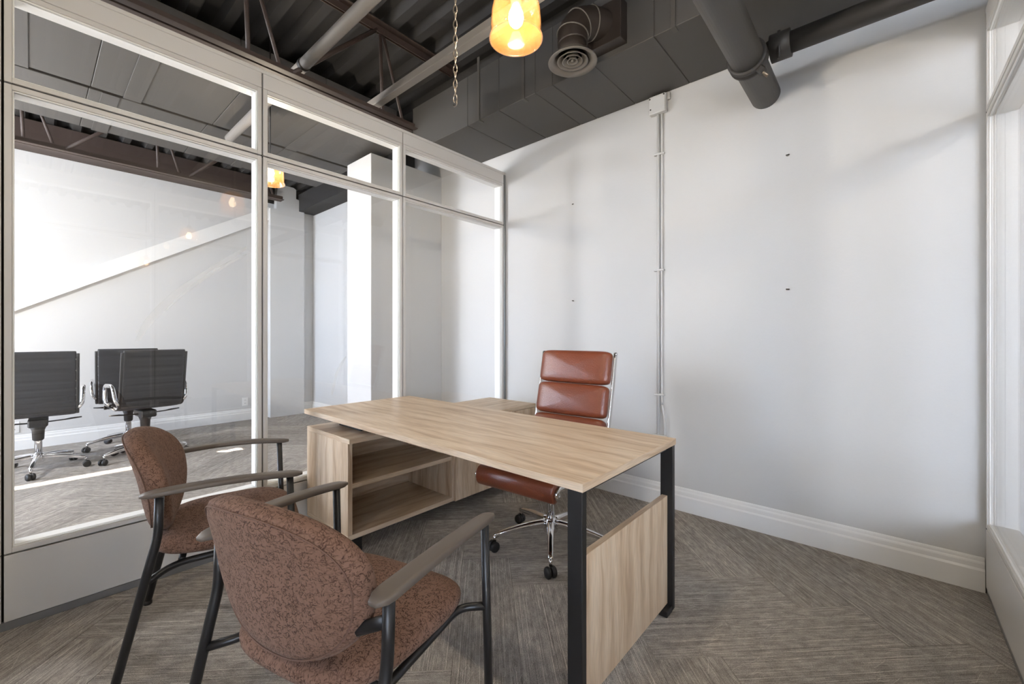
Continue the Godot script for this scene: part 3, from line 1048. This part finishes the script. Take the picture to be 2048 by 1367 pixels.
# ---------------------------------------------------------------- guest chairs
func build_guest_chairs() -> void:
	var a := guest_chair()
	a.position = W(-1.121, 0, 0.605)
	a.rotation.y = deg_to_rad(15.0)
	a.set_meta("label", "brown speckled guest armchair with its back turned, beside the desk's end panel")
	copy(a, "brown speckled guest armchair beside the glass partition's kick panel", W(-2.079, 0, 0.558), deg_to_rad(-16.5))

func guest_chair() -> Node3D:
	var c := thing("guest_chair", "", "chair", Vector3.ZERO, 0.0, "brown guest armchairs facing the desk")
	var fr: Material = M["frame black"]
	for s in [-1.0, 1.0]:
		# front leg rises to the armrest
		var lf := part("leg", geo().tube(bent([Vector3(s * 0.310, 0.012, -0.222), Vector3(s * 0.304, 0.655, -0.200)], 0.02), 0.0125, 14).mesh(), fr, c)
		part("glide", geo().lathe([Vector2(0.012, 0.0), Vector2(0.016, 0.002), Vector2(0.016, 0.012), Vector2(0.013, 0.02)], 14, Transform3D(Basis(), Vector3(s * 0.310, 0, -0.222))).mesh(), M["black plastic"], lf)
		# rear leg: upright at the arm, then raked back
		var lr := part("leg", geo().tube(bent([Vector3(s * 0.315, 0.012, 0.315), Vector3(s * 0.300, 0.520, 0.196), Vector3(s * 0.300, 0.650, 0.192)], 0.035), 0.0135, 14).mesh(), fr, c)
		part("glide", geo().lathe([Vector2(0.012, 0.0), Vector2(0.016, 0.002), Vector2(0.016, 0.012), Vector2(0.013, 0.02)], 14, Transform3D(Basis(), Vector3(s * 0.315, 0, 0.315))).mesh(), M["black plastic"], lr)
		# side rail under the seat
		part("side_rail", geo().tube(bent([Vector3(s * 0.303, 0.405, -0.207), Vector3(s * 0.230, 0.398, -0.175), Vector3(s * 0.230, 0.385, 0.16), Vector3(s * 0.300, 0.372, 0.226)], 0.05), 0.0115, 12).mesh(), fr, c)
		part("back_bracket", geo().sweep([Vector3(s * 0.296, 0.60, 0.194), Vector3(s * 0.262, 0.585, 0.200), Vector3(s * 0.225, 0.57, 0.212)], [Vector2(0.005, 0.015), Vector2(0.005, 0.015), Vector2(0.005, 0.014)], 10).mesh(), fr, c)
		# armrest: flat bar, wider at the rear, rounded tips, turned slightly out
		var arm := []
		var sz := []
		for i in 25:
			var t := i / 24.0
			var z := lerpf(0.243, -0.243, t)
			var y := 0.664 + 0.014 * sin(t * PI) - 0.004 * t
			arm.append(Vector3(s * (0.303 + 0.010 * sin(t * PI)), y, z))
			var wv := lerpf(0.028, 0.022, t) * pow(clampf(minf(t, 1.0 - t) * 15.0 + 0.2, 0.0, 1.0), 0.5)
			sz.append(Vector2(wv, 0.0105 * pow(clampf(minf(t, 1.0 - t) * 12.0 + 0.25, 0.0, 1.0), 0.5)))
		part("armrest", geo().sweep(arm, sz, 20, Vector3.UP, 4.0).mesh(), M["arm urethane"], c)
	for z in [-0.14, 0.14]:
		part("cross_bar", geo().tube([Vector3(-0.225, 0.392, z), Vector3(0.225, 0.392, z)], 0.011, 10).mesh(), fr, c)
	# seat
	var so := func(an: float) -> Vector2:
		var cc := cos(an)
		var ss := sin(an)
		var e := 2.0 / 3.4
		var x := signf(cc) * pow(absf(cc), e)
		var y := signf(ss) * pow(absf(ss), e)
		return Vector2(x * (0.252 + 0.012 * y), y * 0.250)
	var sb := func(p: Vector3) -> Vector3:
		# outline y is forward (-z); waterfall front, slight dish
		var fwd := p.y
		var drop := 0.0
		if fwd > 0.10: drop = pow((fwd - 0.10) / 0.15, 2.0) * 0.024
		return Vector3(p.x, 0.437 + p.z * 1.0 - drop - 0.010 * (1.0 - pow(p.x / 0.26, 2.0)) * (1.0 if p.z > 0 else 0.0), -fwd - 0.005)
	part("seat", cushion(geo(), so, 0.085, sb, 16, 56, 0.30).mesh(), M["fabric"], c)
	# back pad, wrapped round the sitter
	var bo := func(an: float) -> Vector2:
		var cc := cos(an)
		var ss := sin(an)
		var e := 2.0 / 2.5
		var x := signf(cc) * pow(absf(cc), e)
		var y := signf(ss) * pow(absf(ss), e)
		return Vector2(x * (0.258 + 0.016 * y - 0.020 * y * y), y * 0.190)
	var bb := func(p: Vector3) -> Vector3:
		var y := p.y
		var z := 0.215 + 0.045 * 0.0 + y * 0.17 - p.x * p.x * 0.75 - p.z + (0.035 if y > 0 else 0.0) * pow(absf(y) / 0.2, 2.0)
		return Vector3(p.x, 0.648 + y, z + 0.030)
	var bk := part("backrest", cushion(geo(), bo, 0.085, bb, 18, 64, 0.28).mesh(), M["fabric"], c)
	var loop := []
	for j in 64:
		var o: Vector2 = bo.call(TAU * j / 64) * 0.93
		loop.append(bb.call(Vector3(o.x, o.y, -0.0325)))
	part("seam_piping", geo().tube(loop, 0.0018, 6, true).mesh(), M["piping"], bk)
	return c

# ---------------------------------------------------------------- lamps and hanging chain
func build_lamps() -> void:
	var l := pendant()
	l.position = W(-1.026, 2.294, 1.188)
	l.set_meta("label", "amber glass pendant lamp hanging over the desk")
	for q in [[-3.44, 2.33, 1.18, "amber glass pendant lamp in the meeting room below the wide duct"], [-1.03, 2.30, -0.85, "amber glass pendant lamp near the glass entrance behind the viewer"], [0.86, 2.30, 1.25, "amber glass pendant lamp in the office beyond the right partition"], [3.7, 2.30, 1.25, "amber glass pendant lamp far beyond the right partition"]]:
		copy(l, q[3], W(q[0], q[1], q[2]), 0.0)
	# white globe over the meeting room's near end; its light throws the chair's shadow on the back wall
	var gl := thing("globe_lamp", "large white globe pendant lamp at the meeting room's near end", "lamp", W(-4.77, 2.20, -1.13))
	part("globe", geo().lathe([Vector2(0.005, -0.225), Vector2(0.08, -0.21), Vector2(0.155, -0.163), Vector2(0.207, -0.088), Vector2(0.225, 0.0), Vector2(0.207, 0.088), Vector2(0.155, 0.163), Vector2(0.08, 0.21), Vector2(0.03, 0.222)], 28).mesh(), M["globe glow"], gl)
	part("fitter", geo().lathe([Vector2(0.005, 0.27), Vector2(0.04, 0.265), Vector2(0.05, 0.225), Vector2(0.005, 0.222)], 16).mesh(), M["brass"], gl)
	part("cord", geo().tube([Vector3(0, 0.27, 0), Vector3(0, 1.2, 0)], 0.005, 8).mesh(), M["black plastic"], gl)
	var glo := OmniLight3D.new()
	glo.name = "globe_light"
	glo.light_color = Color(0.99, 0.995, 1.0)
	glo.light_energy = 6.8
	glo.light_size = 0.19
	glo.omni_range = 16.0
	glo.omni_attenuation = 2.0
	glo.shadow_enabled = true
	gl.add_child(glo, true)
	# chain with open hook
	var ch := thing("hanging_chain", "thin steel chain with an end hook hanging from the ceiling", "chain", W(-1.30, 2.12, 1.13))
	var step := 0.030
	var y := 0.032
	var k := 0
	var link := link_mesh()
	while y < 1.28:
		var o := part("link", link, M["chain steel"], ch, Vector3(0, y, 0))
		o.rotation.y = 0.6 + (PI / 2 if k % 2 else 0.0)
		y += step
		k += 1
	var hook := []
	for i in 13:
		var a := -PI * 0.5 - PI * 1.35 * i / 12.0 + PI * 0.85
		hook.append(Vector3(cos(a) * 0.010, sin(a) * 0.010 + 0.010, 0))
	part("hook", geo().tube(hook, 0.0022, 6).mesh(), M["chain steel"], ch)

func link_mesh() -> ArrayMesh:
	var loop := []
	for i in 14:
		var a := TAU * i / 14
		loop.append(Vector3(cos(a) * 0.0075, sin(a) * 0.0175, sin(a * 2.0) * 0.002))
	return geo().tube(loop, 0.0022, 6, true).mesh()

func pendant() -> Node3D:
	var l := thing("pendant_lamp", "", "lamp", Vector3.ZERO, 0.0, "amber glass pendant lamps")
	# y = 0 at the rim
	var outer := [Vector2(0.098, 0.0), Vector2(0.0985, 0.006), Vector2(0.094, 0.016), Vector2(0.093, 0.05), Vector2(0.090, 0.10), Vector2(0.084, 0.135), Vector2(0.066, 0.160), Vector2(0.036, 0.172)]
	var prof := []
	for p in outer: prof.append(p)
	for i in range(outer.size() - 1, -1, -1): prof.append(outer[i] - Vector2(0.003, 0.002 if i == outer.size() - 1 else 0.0))
	prof.append(outer[0])
	var rows := geo()
	var sh := part("lamp_shade", lathe_shell(outer, 0.003).mesh(), M["amber glass"], l)
	var rim := []
	for j in 48: rim.append(Vector3(cos(TAU * j / 48) * 0.097, 0.002, sin(TAU * j / 48) * 0.097))
	part("rim", geo().tube(rim, 0.0028, 8, true).mesh(), M["amber glass"], sh)
	part("socket", geo().lathe([Vector2(0.004, 0.215), Vector2(0.018, 0.21), Vector2(0.022, 0.19), Vector2(0.040, 0.176), Vector2(0.040, 0.170), Vector2(0.020, 0.166), Vector2(0.019, 0.128), Vector2(0.004, 0.126)], 20).mesh(), M["brass"], l)
	part("bulb", geo().lathe([Vector2(0.003, 0.045), Vector2(0.014, 0.048), Vector2(0.024, 0.060), Vector2(0.029, 0.078), Vector2(0.026, 0.098), Vector2(0.016, 0.120), Vector2(0.012, 0.130)], 20).mesh(), M["bulb glow"], l)
	part("cord", geo().tube([Vector3(0, 0.21, 0), Vector3(0, 1.10, 0)], 0.004, 8).mesh(), M["black plastic"], l)
	for s in 2:
		for k in 9:
			pass
	var li := OmniLight3D.new()
	li.name = "bulb_light"
	li.light_color = Color(1.0, 0.94, 0.84)
	li.light_energy = 0.9
	li.light_size = 0.025
	li.omni_range = 12.0
	li.omni_attenuation = 2.0
	li.shadow_enabled = true
	li.position = Vector3(0, 0.08, 0)
	l.add_child(li, true)
	return l

func lathe_shell(outer: Array, th: float) -> Geo:
	var rows := []
	var prof := outer.duplicate()
	for i in range(outer.size() - 1, -1, -1): prof.append(Vector2(outer[i].x - th, outer[i].y - (th if i == outer.size() - 1 else 0.0)))
	for p in prof:
		var row := PackedVector3Array()
		for j in 40:
			var a := TAU * j / 40
			row.append(Vector3(p.x * cos(a), p.y, p.x * sin(a)))
		rows.append(row)
	return geo().loft(rows, 0, false, true)

# ---------------------------------------------------------------- things on the walls
func build_wall_items() -> void:
	var c := thing("wall_conduit", "white surface conduit with junction box running down the back wall", "conduit", W(-1.205, 0, BACK))
	part("tube", geo().tube([Vector3(0, 0.50, 0.014), Vector3(0, 2.80, 0.014)], 0.0095, 14).mesh(), M["wall paint"], c)
	part("cable", geo().tube(curve([Vector3(0.024, 2.80, 0.008), Vector3(0.023, 1.6, 0.008), Vector3(0.023, 0.80, 0.008), Vector3(0.030, 0.70, 0.016), Vector3(0.046, 0.62, 0.024), Vector3(0.046, 0.50, 0.016)], 5), 0.0075, 10).mesh(), M["wall paint"], c)
	for y in [2.48, 1.66, 0.78]:
		part("strap", geo().box(Vector3(0.005, y, 0.012), Vector3(0.075, 0.014, 0.024), 0.004).mesh(), M["wall paint"], c)
	var jb := boxpart("junction_box", Vector3(-0.058, 2.76, 0.002), Vector3(0.064, 2.885, 0.05), M["wall paint"], c, 0.006)
	for s in [[-0.05, 0.045], [0.05, 0.05], [-0.045, -0.03]]:
		part("screw", geo().lathe([Vector2(0.001, 0), Vector2(0.005, 0), Vector2(0.005, 0.003), Vector2(0.001, 0.004)], 10, Transform3D(Basis(Vector3.RIGHT, PI / 2), Vector3(s[0], s[1], 0.024))).mesh(), M["hole"], jb)
	part("clamp", geo().tube([Vector3(0.070, 0.02, -0.01), Vector3(0.070, 0.065, -0.01)], 0.012, 10).mesh(), M["wall paint"], jb)
	boxpart("outlet_box", Vector3(-0.03, 0.38, 0.002), Vector3(0.065, 0.50, 0.04), M["wall paint"], c, 0.004)
	var where := ["upper right of the bare wall under the thick pipe", "right of the conduit at shoulder height", "upper left of the back wall near the glass", "left of the conduit above the tan chair"]
	var spots := [Vector2(-0.432, 2.261), Vector2(-0.432, 1.471), Vector2(-1.928, 2.277), Vector2(-1.928, 1.483)]
	for i in 4:
		var a := thing("wall_anchor", "small dark screw anchor, %s" % where[i], "screw", W(spots[i].x, spots[i].y, BACK), 0.0, "screw anchors left in the back wall")
		part("plug", geo().lathe([Vector2(0.001, 0), Vector2(0.008, 0), Vector2(0.007, 0.004), Vector2(0.001, 0.004)], 12, Transform3D(Basis(Vector3.RIGHT, PI / 2), Vector3(0, 0, 0.0))).mesh(), M["white plastic"], a)
		part("screw", geo().tube([Vector3(-0.006, 0, 0.004), Vector3(0.010, -0.002, 0.012)], 0.004, 8).mesh(), M["hole"], a)
	for q in [[2.005, 0.26, "white wall outlet above the meeting room baseboard near the corner"], [-0.114, 0.24, "white wall outlet behind the nearest black conference chair"]]:
		var o := thing("wall_outlet", q[2], "outlet", W(WEST, q[1], q[0]), 0.0, "meeting room outlets")
		boxpart("plate", Vector3(0.001, -0.058, -0.036), Vector3(0.008, 0.058, 0.036), M["white plastic"], o, 0.002)
		for s in [-1.0, 1.0]:
			var rc := boxpart("receptacle", Vector3(0.008, s * 0.022 - 0.014, -0.016), Vector3(0.0105, s * 0.022 + 0.014, 0.016), M["white plastic"], o, 0.001)
			for z in [-0.006, 0.006]:
				boxpart("slot", Vector3(0.001, -0.006, z - 0.0015), Vector3(0.0018, 0.006, z + 0.0015), M["hole"], rc, 0.0)
